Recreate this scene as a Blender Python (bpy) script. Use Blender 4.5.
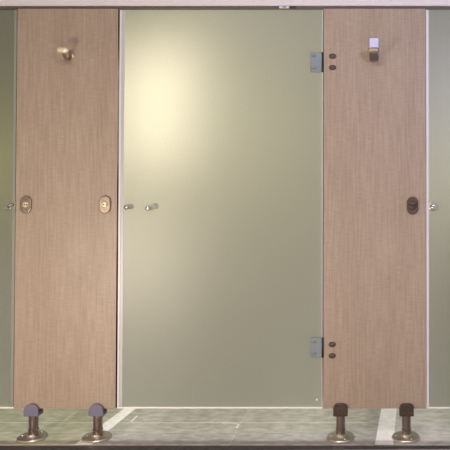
import bpy, bmesh, math
from mathutils import Vector, Matrix
for o in list(bpy.data.objects): bpy.data.objects.remove(o)
SC = bpy.context.scene
COL = SC.collection
S = 0.0045                                   # metres per photo pixel in the plane of the cubicle front
VX, GY, HY, DIST = 380.0, 439.0, 170.0, 3.0  # camera foot, floor row, horizon row, distance
PITCH = .0177                                # the camera looks up by one degree
def _a(py): return math.atan((py - HY)*S/DIST + math.tan(PITCH)) - PITCH
CZ = DIST * math.tan(_a(GY))                 # camera height
def X(px, py=170.0): return (px - VX) * S * (math.cos(PITCH) - math.tan(_a(py)) * math.sin(PITCH))
def Z(py): return CZ - DIST * math.tan(_a(py))

# ------------------------------------------------------------ camera, world, lights, exposure
cam = bpy.data.objects.new('camera', bpy.data.cameras.new('camera')); COL.objects.link(cam)
cam.location = (0, -DIST, Z(HY)); cam.rotation_euler = (math.pi/2 + PITCH, 0, 0)
cam.data.sensor_width = 36; cam.data.lens = 36 * (DIST / S) / 450
cam.data.shift_x = (225 - VX) / 450; cam.data.shift_y = -(225 - HY + DIST/S*math.tan(PITCH)) / 450
cam.data.clip_start = .05
SC.camera = cam
w = bpy.data.worlds.new('world'); SC.world = w; w.use_nodes = True
w.node_tree.nodes['Background'].inputs[0].default_value = (.8, .85, 1, 1)
w.node_tree.nodes['Background'].inputs[1].default_value = .05
SC.view_settings.view_transform = 'Standard'; SC.view_settings.look = 'None'
SC.view_settings.gamma = 1; SC.view_settings.use_curve_mapping = False
SC.view_settings.exposure = 0.0

def area(name, loc, target, size, power, col, size_y=None):
    l = bpy.data.lights.new(name, 'AREA'); l.energy = power; l.color = col; l.size = size
    if size_y: l.shape = 'RECTANGLE'; l.size_y = size_y
    o = bpy.data.objects.new(name, l); COL.objects.link(o); o.location = loc
    o.rotation_euler = (Vector(target) - Vector(loc)).to_track_quat('-Z', 'Y').to_euler()
    return o
def point(name, loc, power, col, r=.05):
    l = bpy.data.lights.new(name, 'POINT'); l.energy = power; l.color = col; l.shadow_soft_size = r
    o = bpy.data.objects.new(name, l); COL.objects.link(o); o.location = loc
    return o
WARM, COOL, CREAM = (1, .80, .56), (.62, .60, 1.0), (1, .89, .70)
area('warm_front_light', (-1.75, -1.75, .50), (-.8, 0, .55), .45, 19.5, (1, .82, .69))
area('warm_front_light', (-.15, -2.3, .45), (-.1, 0, .1), .45, 8.5, (1, .84, .70))
area('cool_front_light', (.80, -1.9, 1.85), (.1, 0, 1.8), .22, 15, COOL)
area('room_ceiling_light', (-.7, -1.9, 2.55), (-.7, -1.6, 0), 1.4, 23, (1, .91, .90), .6)
# unseen cubicle lamps, with fills added to shape the glow on the glass
area('unseen_cubicle_lamp_middle', (X(153), .25, Z(108)), (X(153), 0, Z(108)), .28, 1.75, (1, .85, .69), .52)
point('cubicle_fill_middle_top', (X(172), .30, Z(55)), 1.2, (1, .865, .70), .1).rotation_euler.rotate_axis('Z', -.25)  # added point that lifts the top of the glow
point('cubicle_fill_middle_low', (X(128), .32, Z(232)), 1.35, CREAM, .12)
point('cubicle_fill_middle_high', (X(262), .60, Z(130)), 4.9, (1, .92, .66), .12)
point('unseen_cubicle_lamp_left', (X(-10), .34, Z(160)), .95, (1, .90, .26), .1)
point('unseen_cubicle_lamp_right', (X(470), .5, Z(165)), 5.2, (1, .92, .76), .1)
for sx, sw in ((0, 78), (88, 62), (165, 58), (270, 55), (332, 60), (392, 54), (470, 30)):  # unseen spots added to brighten the floor and door bottoms
    l = bpy.data.lights.new('floor_fill_spot', 'SPOT'); l.energy = sw; l.color = (.97, 1, .98); l.spot_size = .42; l.spot_blend = .6; l.shadow_soft_size = .16
    o = bpy.data.objects.new('floor_fill_spot', l); COL.objects.link(o); o.location = (X(sx), .50, 1.92)
    o.rotation_euler = (Vector((X(sx), .23, 0)) - o.location).to_track_quat('-Z', 'Y').to_euler()

# ------------------------------------------------------------ materials
def mat(name, col, rough=.5, metal=0, spec=.5):
    m = bpy.data.materials.new(name); m.use_nodes = True
    b = m.node_tree.nodes['Principled BSDF']
    b.inputs['Base Color'].default_value = (*col, 1); b.inputs['Roughness'].default_value = rough
    b.inputs['Metallic'].default_value = metal; b.inputs['Specular IOR Level'].default_value = spec
    return m
def speckle(m, c1, c2, scale=(1, 1, 1), nscale=30, detail=6, bump=0, lo=.35, hi=.65):
    nt = m.node_tree; N = nt.nodes; L = nt.links; b = N['Principled BSDF']
    tc = N.new('ShaderNodeTexCoord'); mp = N.new('ShaderNodeMapping'); mp.inputs['Scale'].default_value = scale
    no = N.new('ShaderNodeTexNoise'); no.inputs['Scale'].default_value = nscale; no.inputs['Detail'].default_value = detail
    cr = N.new('ShaderNodeValToRGB'); e = cr.color_ramp.elements
    e[0].position = lo; e[1].position = hi; e[0].color = (*c1, 1); e[1].color = (*c2, 1)
    L.new(tc.outputs['Object'], mp.inputs[0]); L.new(mp.outputs[0], no.inputs[0])
    L.new(no.outputs[0], cr.inputs[0]); L.new(cr.outputs[0], b.inputs['Base Color'])
    if bump:
        bp = N.new('ShaderNodeBump'); bp.inputs['Strength'].default_value = bump; bp.inputs['Distance'].default_value = .002
        L.new(no.outputs[0], bp.inputs['Height']); L.new(bp.outputs[0], b.inputs['Normal'])
    return m, cr
def wood():
    m = mat('wood_laminate', (.5, .35, .25), .42, 0, .35)
    m, cr = speckle(m, (.375, .30, .218), (.475, .39, .29), (28, 28, 1.6), 4, 7, .0, .3, .7)
    nt = m.node_tree; N = nt.nodes; L = nt.links; b = N['Principled BSDF']
    tc = N['Texture Coordinate']
    def layer(prev, scale, ns, lo, hi, c):
        mp = N.new('ShaderNodeMapping'); mp.inputs['Scale'].default_value = scale
        no = N.new('ShaderNodeTexNoise'); no.inputs['Scale'].default_value = ns; no.inputs['Detail'].default_value = 3
        r = N.new('ShaderNodeValToRGB'); r.color_ramp.elements[0].position = lo; r.color_ramp.elements[1].position = hi
        r.color_ramp.elements[0].color = (*c, 1); r.color_ramp.elements[1].color = (1, 1, 1, 1)
        mx = N.new('ShaderNodeMix'); mx.data_type = 'RGBA'; mx.blend_type = 'MULTIPLY'; mx.inputs[0].default_value = 1
        L.new(tc.outputs['Object'], mp.inputs[0]); L.new(mp.outputs[0], no.inputs[0]); L.new(no.outputs[0], r.inputs[0])
        L.new(prev, mx.inputs[6]); L.new(r.outputs[0], mx.inputs[7]); return mx.outputs[2]
    c = layer(cr.outputs[0], (1, 1, 9), 22, .3, .62, (.90, .89, .88))      # short cross figure
    c = layer(c, (3, 3, .25), 3, .35, .6, (.92, .90, .89))                   # broad bands
    c = layer(c, (60, 60, 14), 7, .3, .55, (.88, .86, .85))                    # pores
    L.new(c, b.inputs['Base Color'])
    return m
M = {}
M['wood'] = wood()
M['core'] = mat('black_laminate_core', (.012, .008, .007), .6)
M['rail'] = mat('satin_aluminium', (.74, .71, .70), .5, .0)
M['shade_channel'] = mat('brown_shade_channel', (.12, .10, .075), .6)
M['seal'] = mat('white_seal', (.72, .72, .72), .35)
M['clear_seal'] = mat('grey_green_seal', (.27, .29, .22), .35)
M['dull_seal'] = mat('grey_seal', (.52, .53, .50), .35)
M['bottom'] = mat('pale_bottom_seal', (.93, .94, .88), .3)
M['steel'] = mat('brushed_steel', (.62, .60, .57), .28, 1)
M['bronze'], _ = speckle(mat('satin_bronze', (.30, .25, .19), .34, .85), (.27, .22, .165), (.36, .30, .23), (1, 1, 1), 60)
M['old_bronze'], _ = speckle(mat('dark_bronze', (.07, .055, .045), .42, .8), (.075, .055, .042), (.12, .09, .07), (1, 1, 1), 120)
M['column'] = mat('leg_bronze', (.25, .20, .165), .3, .85)
M['flange'] = mat('polished_bronze', (.62, .57, .46), .3, .75)
M['brass'] = mat('pale_brass', (.80, .68, .46), .36, .5)
M['violet_lit_metal'] = mat('violet_lit_metal', (.20, .19, .26), .6, .35)  # violet reflection of the cool light put into the clamp colour
M['chrome'] = mat('chrome', (.80, .79, .76), .14, 1)
M['hinge'] = mat('hinge_steel', (.24, .285, .31), .38, .6)
M['dark'] = mat('black_plastic', (.02, .018, .016), .5)
M['cap'], _ = speckle(mat('bolt_bronze', (.09, .06, .05), .45, .5), (.07, .045, .035), (.14, .10, .075), (1, 1, 1), 200)
M['cream'] = mat('cream_paint', (.72, .70, .62), .6)
M['back'] = mat('grey_green_tile', (.30, .33, .28), .5)
M['tile'], _ = speckle(mat('wall_plaster', (.6, .6, .58), .5), (.55, .54, .52), (.62, .61, .59), (1, 1, 1), 3)
M['front_floor'], _ = speckle(mat('lower_floor_stone', (.3, .3, .3), .45), (.40, .37, .38), (.52, .49, .49), (1, 1, 1), 14)
M['slot'], _ = speckle(mat('dark_drain_stone', (.06, .06, .055), .5), (.055, .05, .045), (.10, .095, .085), (1, 3, 1), 40)
M['slab_olive'], _ = speckle(mat('olive_slab', (.3, .3, .25), .5), (0.362, 0.355, 0.246), (0.522, 0.507, 0.377), (1, 1.8, 1), 16, 8, .25)
M['slab_dark'], _ = speckle(mat('grey_slab', (.2, .2, .18), .5), (0.33, 0.31, 0.265), (0.49, 0.465, 0.405), (1, 1.8, 1), 18, 8, .25)
M['slab_mid'], _ = speckle(mat('mid_grey_slab', (.25, .25, .22), .5), (0.31, 0.295, 0.265), (0.46, 0.44, 0.395), (1, 1.8, 1), 22, 8, .25)
M['slab_pale'], _ = speckle(mat('pale_slab', (.4, .4, .36), .5), (0.40, 0.39, 0.35), (0.60, 0.585, 0.525), (1, 1.8, 1), 14, 8, .25)
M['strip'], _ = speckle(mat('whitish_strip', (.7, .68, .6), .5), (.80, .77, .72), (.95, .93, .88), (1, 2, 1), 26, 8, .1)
M['joint'] = mat('pale_joint', (.68, .66, .58), .7)
M['scratch'] = mat('pale_scratch', (.85, .83, .78), .6)

def glass(name, tint, amount):
    m = bpy.data.materials.new(name); m.use_nodes = True
    nt = m.node_tree; N = nt.nodes; L = nt.links; N.clear()
    out = N.new('ShaderNodeOutputMaterial'); tr = N.new('ShaderNodeBsdfTranslucent'); df = N.new('ShaderNodeBsdfDiffuse')
    gl = N.new('ShaderNodeBsdfGlossy'); gl.inputs['Roughness'].default_value = .42
    gl.inputs['Color'].default_value = (.9, .95, .92, 1)
    tc = N.new('ShaderNodeTexCoord'); no = N.new('ShaderNodeTexNoise'); no.inputs['Scale'].default_value = 130
    no.inputs['Detail'].default_value = 2
    cr = N.new('ShaderNodeValToRGB'); e = cr.color_ramp.elements; e[0].position = .3; e[1].position = .7
    e[0].color = (tint[0]*.93, tint[1]*.93, tint[2]*.93, 1); e[1].color = (*tint, 1)
    L.new(tc.outputs['Object'], no.inputs[0]); L.new(no.outputs[0], cr.inputs[0]); L.new(cr.outputs[0], tr.inputs[0])
    df.inputs[0].default_value = (.23, .25, .20, 1)
    m1 = N.new('ShaderNodeMixShader'); m1.inputs[0].default_value = amount
    L.new(df.outputs[0], m1.inputs[1]); L.new(tr.outputs[0], m1.inputs[2])
    m2 = N.new('ShaderNodeMixShader'); m2.inputs[0].default_value = .07
    L.new(m1.outputs[0], m2.inputs[1]); L.new(gl.outputs[0], m2.inputs[2]); L.new(m2.outputs[0], out.inputs[0])
    return m
M['frost'] = glass('frosted_glass_face', (.95, .945, .86), .62)
def clear():
    m = bpy.data.materials.new('clear_glass_back'); m.use_nodes = True
    nt = m.node_tree; N = nt.nodes; L = nt.links; N.clear()
    out = N.new('ShaderNodeOutputMaterial'); t = N.new('ShaderNodeBsdfTransparent'); t.inputs[0].default_value = (.90, .95, .90, 1)
    g = N.new('ShaderNodeBsdfGlossy'); g.inputs['Roughness'].default_value = .05
    mx = N.new('ShaderNodeMixShader'); mx.inputs[0].default_value = .06
    L.new(t.outputs[0], mx.inputs[1]); L.new(g.outputs[0], mx.inputs[2]); L.new(mx.outputs[0], out.inputs[0]); return m
M['clear'] = clear()

# ------------------------------------------------------------ mesh helpers
def link(name, bm, m, parent=None, smooth=False, bevel=0, seg=2):
    me = bpy.data.meshes.new(name); bmesh.ops.recalc_face_normals(bm, faces=bm.faces); bm.to_mesh(me); bm.free()
    for mm in (m if isinstance(m, (list, tuple)) else [m]): me.materials.append(mm)
    o = bpy.data.objects.new(name, me); COL.objects.link(o)
    if smooth:
        for p in me.polygons: p.use_smooth = True
    if bevel:
        b = o.modifiers.new('bevel', 'BEVEL'); b.width = bevel; b.segments = seg; b.limit_method = 'ANGLE'
    if parent: o.parent = parent; o.matrix_parent_inverse = Matrix.Identity(4)
    return o
def box(bm, x0, x1, y0, y1, z0, z1, mi=0):
    v = [bm.verts.new(p) for p in ((x0,y0,z0),(x1,y0,z0),(x1,y1,z0),(x0,y1,z0),(x0,y0,z1),(x1,y0,z1),(x1,y1,z1),(x0,y1,z1))]
    fs = [bm.faces.new([v[i] for i in q]) for q in ((0,3,2,1),(4,5,6,7),(0,1,5,4),(1,2,6,5),(2,3,7,6),(3,0,4,7))]
    for f in fs: f.material_index = mi
    return fs
def BM(): return bmesh.new()
def boxobj(name, dims, m, parent=None, bevel=0):
    bm = BM(); box(bm, *dims); return link(name, bm, m, parent, False, bevel)
def lathe(bm, prof, a, d, n=32, sx=1, sz=1):
    """profile [(radius, distance along d)] swept about the axis from a in direction d"""
    d = Vector(d).normalized(); q = Vector((0, 0, 1)).rotation_difference(d); a = Vector(a); rings = []
    for r, t in prof:
        ring = []
        for i in range(n):
            th = 2*math.pi*i/n; p = q @ Vector((r*math.cos(th), r*math.sin(th), t))
            p = Vector((p.x*sx, p.y, p.z*sz)); ring.append(bm.verts.new(a + p))
        rings.append(ring)
    for r0, r1 in zip(rings, rings[1:]):
        for i in range(n): bm.faces.new((r0[i], r0[(i+1) % n], r1[(i+1) % n], r1[i]))
    bm.faces.new(rings[0][::-1]); bm.faces.new(rings[-1])
def outline_prism(bm, pts, y0, y1):
    """pts in x,z; extruded along y"""
    a = [bm.verts.new((x, y0, z)) for x, z in pts]; b = [bm.verts.new((x, y1, z)) for x, z in pts]
    bm.faces.new(a); bm.faces.new(b[::-1]); n = len(pts)
    for i in range(n): bm.faces.new((a[i], b[i], b[(i+1) % n], a[(i+1) % n]))
def rrect(cx, cz, w, h, r, n=8):
    pts = []
    for (sx, sz, a0) in ((1, 1, 0), (-1, 1, 90), (-1, -1, 180), (1, -1, 270)):
        for k in range(n+1):
            a = math.radians(a0 + 90*k/n); pts.append((cx + sx*(w/2-r) + r*math.cos(a), cz + sz*(h/2-r) + r*math.sin(a)))
    return pts
def empty(name, loc, label=None, cat=None, group=None):
    o = bpy.data.objects.new(name, None); COL.objects.link(o); o.location = loc
    if label: o['label'] = label
    if cat: o['category'] = cat
    if group: o['group'] = group
    return o
def struct(o): o['kind'] = 'structure'; return o

# ------------------------------------------------------------ the room
XL, XR = X(-191), X(634)
YB, YF, ZC = 1.55, -3.9, 2.62
def slab_quad(bm, p, z0, z1, mi=0):
    a = [bm.verts.new((x, y, z0)) for x, y in p]; b = [bm.verts.new((x, y, z1)) for x, y in p]
    fs = [bm.faces.new(a[::-1]), bm.faces.new(b)]
    for i in range(4): fs.append(bm.faces.new((a[i], a[(i+1) % 4], b[(i+1) % 4], b[i])))
    for f in fs: f.material_index = mi
def GX(px, Y): return (px - VX) * S * (DIST + Y) / DIST * .993       # point on the floor that lies at depth Y
# raised floor of stone slabs under the cubicles
bm = BM(); g = .0022
mats = ['slab_olive', 'slab_dark', 'slab_mid', 'slab_pale', 'joint']  # uneven floor light put into slab tones: darker in the middle, paler right
YE = -.060
box(bm, XL, XR, YE + .002, YB, -.05, -.0015, 4)                     # bedding that shows in the joints
xs = [XL, -2.28, -1.275, -.66, .055, .75, XR]
rows = [(YE, .072, [0, 0, 2, 2, 3, 3]), (.072, .19, [0, 0, 1, 1, 3, 3]), (.19, .62, [0, 0, 1, 1, 3, 3]), (.62, YB, [0, 0, 1, 1, 3, 3])]
for j, (y0, y1, row) in enumerate(rows):
    for i in range(6):
        sh = .0 if j % 2 == 0 else .0
        box(bm, xs[i] + g/2 + sh, xs[i+1] - g/2 + sh, y0 + (.009 if j in (2,) else .0006), y1 - .0006, -.04, 0, row[i])
struct(link('floor', bm, [M[k] for k in mats], None))
# two whitish strips running back across the slabs
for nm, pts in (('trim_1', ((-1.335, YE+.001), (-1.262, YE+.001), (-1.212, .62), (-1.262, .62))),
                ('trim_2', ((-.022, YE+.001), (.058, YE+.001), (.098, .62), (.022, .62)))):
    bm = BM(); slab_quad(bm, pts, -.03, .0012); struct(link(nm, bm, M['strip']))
bm = BM(); slab_quad(bm, ((XL, -.145), (XR, -.085), (XR, YE), (XL, YE)), -.04, -.004); struct(link('trim_3', bm, M['slot']))
bm = BM(); slab_quad(bm, ((XL, YF), (XR, YF), (XR, -.086), (XL, -.146)), -.04, -.003)
struct(link('floor_front', bm, M['front_floor']))
# fine scratches and a crack on the slabs
def streak(name, pts, wd):
    bm = BM()
    for (a, b) in zip(pts, pts[1:]):
        (x0, y0), (x1, y1) = a, b; dx, dy = x1-x0, y1-y0; l = math.hypot(dx, dy); nx, ny = -dy/l*wd/2, dx/l*wd/2
        slab_quad(bm, ((x0-nx, y0-ny), (x1-nx, y1-ny), (x1+nx, y1+ny), (x0+nx, y0+ny)), -.001, .0006)
    return struct(link(name, bm, M['scratch'], bpy.data.objects['floor']))
def fl(px, py):
    Y = DIST * ((GY-HY)/(py-HY) - 1); return (GX(px, Y), Y)
streak('scratch', [fl(131, 422), fl(137, 416)], .006)
streak('crack', [fl(222, 423.2), fl(234, 423.6), fl(239, 425)], .0025)
streak('crack', [fl(239, 424), fl(236.5, 428)], .006)
bm = BM(); box(bm, XL-.1, XL, YF, YB, -.05, ZC); struct(link('wall_left', bm, M['tile']))
bm = BM(); box(bm, XR, XR+.1, YF, YB, -.05, ZC); struct(link('wall_right', bm, M['tile']))
bm = BM(); box(bm, XL-.1, XR+.1, YB, YB+.1, -.05, ZC); struct(link('wall_back', bm, M['back']))
bm = BM(); box(bm, XL-.1, XR+.1, YF-.1, YF, -.05, ZC); struct(link('wall_front', bm, M['tile']))
bm = BM(); box(bm, XL-.1, XR+.1, YF-.1, YB+.1, ZC, ZC+.1); struct(link('ceiling', bm, M['cream']))

# ------------------------------------------------------------ head rail
TH = .018
rail = empty('head_rail', (0, TH/2, Z(6)), 'pale satin metal rail running along the top of the doors and panels', 'rail')
bm = BM()
prof = [(-.016, 0), (.016, 0), (.016, .052), (.010, .060), (-.010, .060), (-.016, .052), (-.016, .030), (-.0175, .028), (-.0175, .024), (-.016, .022)]
a = [bm.verts.new((XL, y, z)) for y, z in prof]; b = [bm.verts.new((XR, y, z)) for y, z in prof]
bm.faces.new(a); bm.faces.new(b[::-1])
for i in range(len(prof)): bm.faces.new((a[i], b[i], b[(i+1) % len(prof)], a[(i+1) % len(prof)]))
link('rail_body', bm, M['rail'], rail, False, .0015)
boxobj('shade_channel', (XL, XR, -.004, .004, -.0115, -.0002), M['shade_channel'], rail)  # dark strip with the shade under the rail put into its colour
o = boxobj('door_stop', (X(279), X(289), -.020, -.0045, -.011, -.003), M['seal'], rail, .001)
o['label'] = 'small white door stop'
boxobj('stop_screw', (X(282.5), X(286), -.0215, -.0195, -.0085, -.0055), M['dark'], o)
boxobj('stop_catch', (X(290), X(295), -.014, -.0045, -.011, -.005), M['dark'], rail)

# ------------------------------------------------------------ wall panels on pedestal legs
def leg(parent, px, fx, style):
    cx, fxx = X(px, 430) - parent.location.x, X(fx, 437) - parent.location.x
    y = TH/2 - parent.location.y
    metal = M['old_bronze']
    bm = BM(); lathe(bm, [(.0205, .008), (.0205, .036), (.0225, .038), (.0225, .042), (.020, .044), (.020, .118)], (cx, y, 0), (0, 0, 1))
    lg = link('leg', bm, M['column'], parent, True); lg.modifiers.new('es', 'EDGE_SPLIT').split_angle = .7
    bm = BM(); lathe(bm, [(.060, 0), (.063, .002), (.063, .007), (.060, .011), (.040, .0135), (.024, .014), (.023, .022)], (fxx, y, 0), (0, 0, 1), 48)
    f = link('foot_flange', bm, M['flange'], lg, True); f.modifiers.new('es', 'EDGE_SPLIT').split_angle = .6
    for k in range(3):
        th = math.radians(270 + 120*k + 30)
        bm = BM(); lathe(bm, [(.006, 0), (.006, .002), (.003, .004)], (fxx + .044*math.cos(th), y + .044*math.sin(th), .0125), (0, 0, 1), 12)
        link('flange_screw', bm, M['steel'], f, True)
    zb, zt = Z(415.3), Z(403)
    wd = .066 if style == 'dome' else .064
    cy = zt - (.033 if style == 'dome' else .018); pts = [(cx - wd/2, zb), (cx + wd/2, zb)]
    r = .033 if style == 'dome' else .020
    for k in range(13):
        a = math.pi/2*k/12; pts.append((cx + wd/2 - r + r*math.cos(a), zt - r + r*math.sin(a)))
    for k in range(13):
        a = math.pi/2 + math.pi/2*k/12; pts.append((cx - wd/2 + r + r*math.cos(a), zt - r + r*math.sin(a)))
    bm = BM(); zp = Z(408.5) - .002
    outline_prism(bm, pts, y - TH/2 - .016, y - TH/2 - .0005)
    outline_prism(bm, pts, y + TH/2 + .0005, y + TH/2 + .012)
    box(bm, cx - wd/2, cx + wd/2, y - TH/2 - .0005, y + TH/2 + .0005, zb, zp)
    c = link('clamp', bm, M['violet_lit_metal'] if style == 'dome' else metal, lg, False, .003, 3)
    if style == 'dome':
        c['label'] = 'dull clamp coloured as in violet light'
        bm = BM(); lathe(bm, [(.007, 0), (.007, .006), (.004, .010)], (cx + wd/2 - .001, y - TH/2 - .008, Z(410)), (1, 0, 0), 16)
        link('clamp_screw', bm, M['dark'], lg, True)
    return lg
def lock_plate(parent, px, py, kind):
    cx, cz = X(px, py) - parent.location.x, Z(py)
    y = -parent.location.y
    bm = BM(); outline_prism(bm, rrect(cx, cz, .050, .078, .0248, 10), y - .010, y)
    pl = link('lock_plate', bm, M['bronze'] if kind == 'pale' else M['cap'], parent, False, .003, 3)
    if kind == 'pale':
        pl['label'] = 'pale bronze oval lock plate'
        bm = BM(); lathe(bm, [(.013, 0), (.013, .003), (.010, .006)], (cx + .002, y - .0095, cz), (0, -1, 0), 24)
        d = link('lock_disc', bm, M['brass'], pl, True); d.modifiers.new('es', 'EDGE_SPLIT').split_angle = .6
        for dx in (-.002, .010):
            bm = BM(); lathe(bm, [(.0032, 0), (.0032, .001)], (cx + dx, y - .0155, cz), (0, -1, 0), 12)
            link('key_pin_hole', bm, M['dark'], pl)
    else:
        pl['label'] = 'dark bronze oval lock plate'
        bm = BM(); lathe(bm, [(.019, 0), (.019, .004), (.016, .006)], (cx, y - .0095, cz), (0, -1, 0), 28)
        link('lock_disc', bm, M['cap'], pl, True)
        bm = BM(); box(bm, cx - .018, cx + .018, y - .024, y - .014, cz + .001, cz + .007)
        link('lock_turn', bm, M['old_bronze'], pl, False, .002)
def panel(x0, x1, label, group=None):
    cx = (X(x0) + X(x1))/2; r = empty('cubicle_panel', (cx, 0, 0), label, 'panel')
    hw = (X(x1) - X(x0))/2; bm = BM()
    box(bm, -hw, hw, .0018, TH, Z(408.5), Z(8.8), 0)
    bm.faces.ensure_lookup_table()
    for f in bm.faces: f.material_index = 1
    box(bm, -hw, hw, 0, .0018, Z(408.5), Z(8.8), 0)
    link('board', bm, [M['wood'], M['core']], r)
    return r
pL = panel(16.1, 117.0, 'left pinkish-beige wood-grain panel with two pale lock plates and leg clamps coloured as in violet light')
leg(pL, 32.5, 31.5, 'dome'); leg(pL, 97, 96, 'dome')
lock_plate(pL, 26.5, 204.5, 'pale'); lock_plate(pL, 105.5, 204.5, 'pale')
pR = panel(323.7, 425.8, 'right pinkish-beige wood-grain panel with one dark lock plate and dark brown leg clamps')
leg(pR, 340.5, 340.5, 'square'); leg(pR, 406.5, 406, 'square')
lock_plate(pR, 412.5, 205.5, 'dark')

for py in (56.3, 67.6, 344.4, 355.6):
    bm = BM(); lathe(bm, [(.0160, 0), (.0160, .003), (.013, .005), (.006, .0062)], (X(332.4) - pR.location.x, -.0002, Z(py)), (0, -1, 0), 28, 1, .72)
    link('bolt_cap', bm, M['cap'], pR, True)

# side partitions standing behind the panels
for px, nm in ((44, 'wall_partition_left'), (362, 'wall_partition_right')):
    o = struct(boxobj(nm, (-.009, .009, .0, YB - TH - .004, Z(408.5), Z(8.8)), M['wood']))
    o.location = (X(px), TH + .001, 0)

# ------------------------------------------------------------ coat hooks
def coat_hook(px, label, tone):
    cz = Z(57.5); cool = tone == 'cool'
    r = empty('coat_hook', (X(px, 50), 0, cz), label, 'hook')
    wt = .0205; w2 = wt - .001 if cool else .0075
    # side profile (out, z) of the bent strap: foot on the panel, bottom bend, rising lip
    path = [(.008, .030), (.008, .014), (.008, .004)]
    for k in range(1, 11):
        a = math.pi + math.pi*.62*k/10; path.append((.030 + .022*math.cos(a), .003 + .020*math.sin(a)))
    path += [(.058, -.006), (.070, .006), (.075, .016)]
    t = .0035; bm = BM(); L_, R_ = [], []
    for i, (yo, z) in enumerate(path):
        p0 = Vector(path[max(i-1, 0)]); p1 = Vector(path[min(i+1, len(path)-1)]); d = (p1-p0).normalized(); n = Vector((-d.y, d.x))
        L_.append((yo + n.x*t/1.6, z + n.y*t/1.6)); R_.append((yo - n.x*t/1.6, z - n.y*t/1.6))
    loop = L_ + R_[::-1]
    a = [bm.verts.new((-w2, -yo, z)) for yo, z in loop]; b = [bm.verts.new((w2, -yo, z)) for yo, z in loop]
    n = len(path); m_ = len(loop)
    for i in range(m_): bm.faces.new((a[i], a[(i+1) % m_], b[(i+1) % m_], b[i]))
    for i in range(n-1):
        bm.faces.new((a[i], a[m_-1-i], a[m_-2-i], a[i+1])); bm.faces.new((b[i], b[i+1], b[m_-2-i], b[m_-1-i]))
    link('strap', bm, M['hook_dark'] if cool else M['hook_warm'], r, False, .001)
    bm = BM(); q = 0 if cool else -.08
    lathe(bm, [(.007, -wt-.003), (.0105, -wt+.001), (.0125, -wt+.006), (.0125, wt-.006), (.0105, wt-.001), (.007, wt+.003)], (0, -.078, .019), (1, 0, q), 20)
    e = link('hook_tip', bm, M['tip_' + tone], r, True); e.modifiers.new('es', 'EDGE_SPLIT').split_angle = .6
    if cool:
        bm = BM(); outline_prism(bm, rrect(0, .049, 2*wt, .076, .004, 4), -.006, 0)
        e = link('back_plate', bm, M['hook_cool'], r, False, .001); e['label'] = 'shiny plate with painted violet reflection'
    else:
        bm = BM(); lathe(bm, [(.0150, 0), (.0150, .004), (.012, .0062)], (0, 0, .004), (0, -1, 0), 24)
        e = link('back_plate', bm, M['brass'], r, True)
M['hook_dark'] = mat('dark_steel', (.22, .19, .18), .35, .8)
M['hook_cool'] = mat('violet_reflection_steel', (.62, .62, .80), .4, .6)  # reflected violet light put into the plate colour
M['tip_cool'] = mat('aged_brass', (.45, .38, .27), .4, .8)
M['hook_warm'] = mat('brown_bronze', (.30, .23, .17), .4, .75)
M['tip_warm'] = mat('cream_brass', (.92, .80, .55), .35, .4)
coat_hook(71, 'brass-coloured coat hook on the left wood-grain panel', 'warm')
coat_hook(374, 'steel and brass coat hook, tinted with violet light, on the right wood-grain panel', 'cool')

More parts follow.
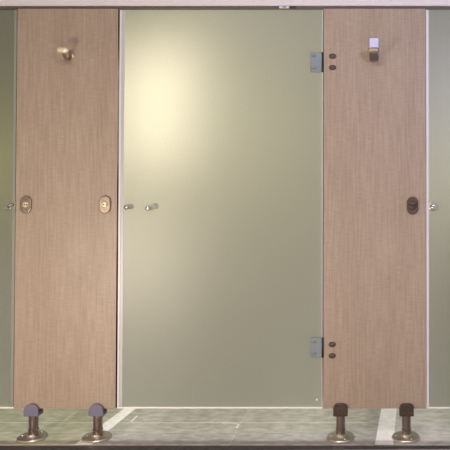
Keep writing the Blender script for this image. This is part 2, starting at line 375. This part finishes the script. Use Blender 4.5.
# ------------------------------------------------------------ frosted glass doors
GYF, GT = .004, .010
def door(x0, x1, label, seals, hinge_side=None):
    cx = (X(x0)+X(x1))/2; r = empty('cubicle_door', (cx, GYF, 0), label, 'door')
    hw = (X(x1)-X(x0))/2; bm = BM(); fs = box(bm, -hw, hw, 0, GT, Z(407.3), Z(9.8), 1)
    fs[2].material_index = 0
    link('glass_pane', bm, [M['frost'], M['clear']], r)
    boxobj('bottom_seal', (-hw, hw, -.001, GT+.001, Z(408.8), Z(407.3)), M['bottom'], r, .0006)
    for a, b, mm, yo in seals:
        boxobj('edge_seal', (X(a)-cx, X(b)-cx, -yo, GT + .001, Z(407.3), Z(9.8)), M[mm], r, .0008)
    return r
def knob(parent, px, py, vec, rad, m, label=None, name='door_knob'):
    bm = BM(); v = Vector(vec); l = v.length
    prof = [(rad*.9, 0), (rad, l*.15), (rad, l*.78), (rad*.93, l*.88), (rad*.75, l*.96), (rad*.4, l)]
    lathe(bm, prof, (X(px, py)-parent.location.x, -.0005, Z(py)), v, 24)
    o = link(name, bm, m, parent, True)
    bm = BM(); lathe(bm, [(rad*1.15, 0), (rad*1.15, .002), (rad, .003)], (X(px, py)-parent.location.x, 0, Z(py)), (0, -1, 0), 24)
    link('knob_collar', bm, M['steel'], o, True)
    if label: o['label'] = label
    return o
def hinge(parent, py, side=1, x=None):
    gx = (X(x if x is not None else 316.7, py)) - parent.location.x; z0, z1 = Z(py+10), Z(py-9.5)
    x0, x1 = gx - .0285, gx + .0275
    bm = BM(); box(bm, x0, x1, -.009, -.0003, z0, z1); h = link('hinge', bm, M['hinge'], parent, False, .0015)
    kn = BM(); lathe(kn, [(.0055, 0), (.0055, z1-z0)], (x1 - .0015 if side > 0 else x0 + .0015, -.005, z0), (0, 0, 1), 16)
    link('hinge_barrel', kn, M['dark'], h, True)
    for zz in (py-6, py+6):
        bm = BM(); lathe(bm, [(.0095, 0), (.0095, .002), (.006, .0035)], (gx - .012*side, -.009, Z(zz)), (0, -1, 0), 20, 1, .6)
        link('hinge_screw', bm, M['hinge'], h, True)
    return h
dM = door(118.7, 322.6, 'full middle frosted glass door between the two wood-grain panels', [(118.7, 120.7, 'seal', .004), (120.7, 123.6, 'dull_seal', .0015), (322.0, 322.6, 'seal', .001)])
hinge(dM, 62); hinge(dM, 347)
knob(dM, 155, 206.3, (-.026, -.045, -.010), .0125, M['chrome'])
knob(dM, 131, 206.6, (-.018, -.030, -.002), .0115, M['steel'], None, 'latch_knob')
bm = BM(); lathe(bm, [(.005, 0), (.004, .002)], (X(317)-dM.location.x, 0, Z(400)), (0, -1, 0), 12); link('stop_button', bm, M['bottom'], dM)
dL = door(-189, 15.5, 'frosted glass door cut off by the left edge of the photo', [(12.2, 15.2, 'clear_seal', .002)])
knob(dL, 13.8, 204.6, (-.014, -.022, -.003), .0065, M['chrome'])
knob(dL, 8.2, 207.6, (-.008, -.014, -.003), .0085, M['clear_seal'], None, 'latch_knob')
hinge(dL, 62, -1, -183.5); hinge(dL, 347, -1, -183.5)
dR = door(426.3, 632, 'frosted glass door cut off by the right edge of the photo', [(426.3, 428.8, 'seal', .003)])
knob(dR, 432.2, 206.6, (.012, -.030, 0), .0165, M['chrome'])
hinge(dR, 62, 1, 625); hinge(dR, 347, 1, 625)
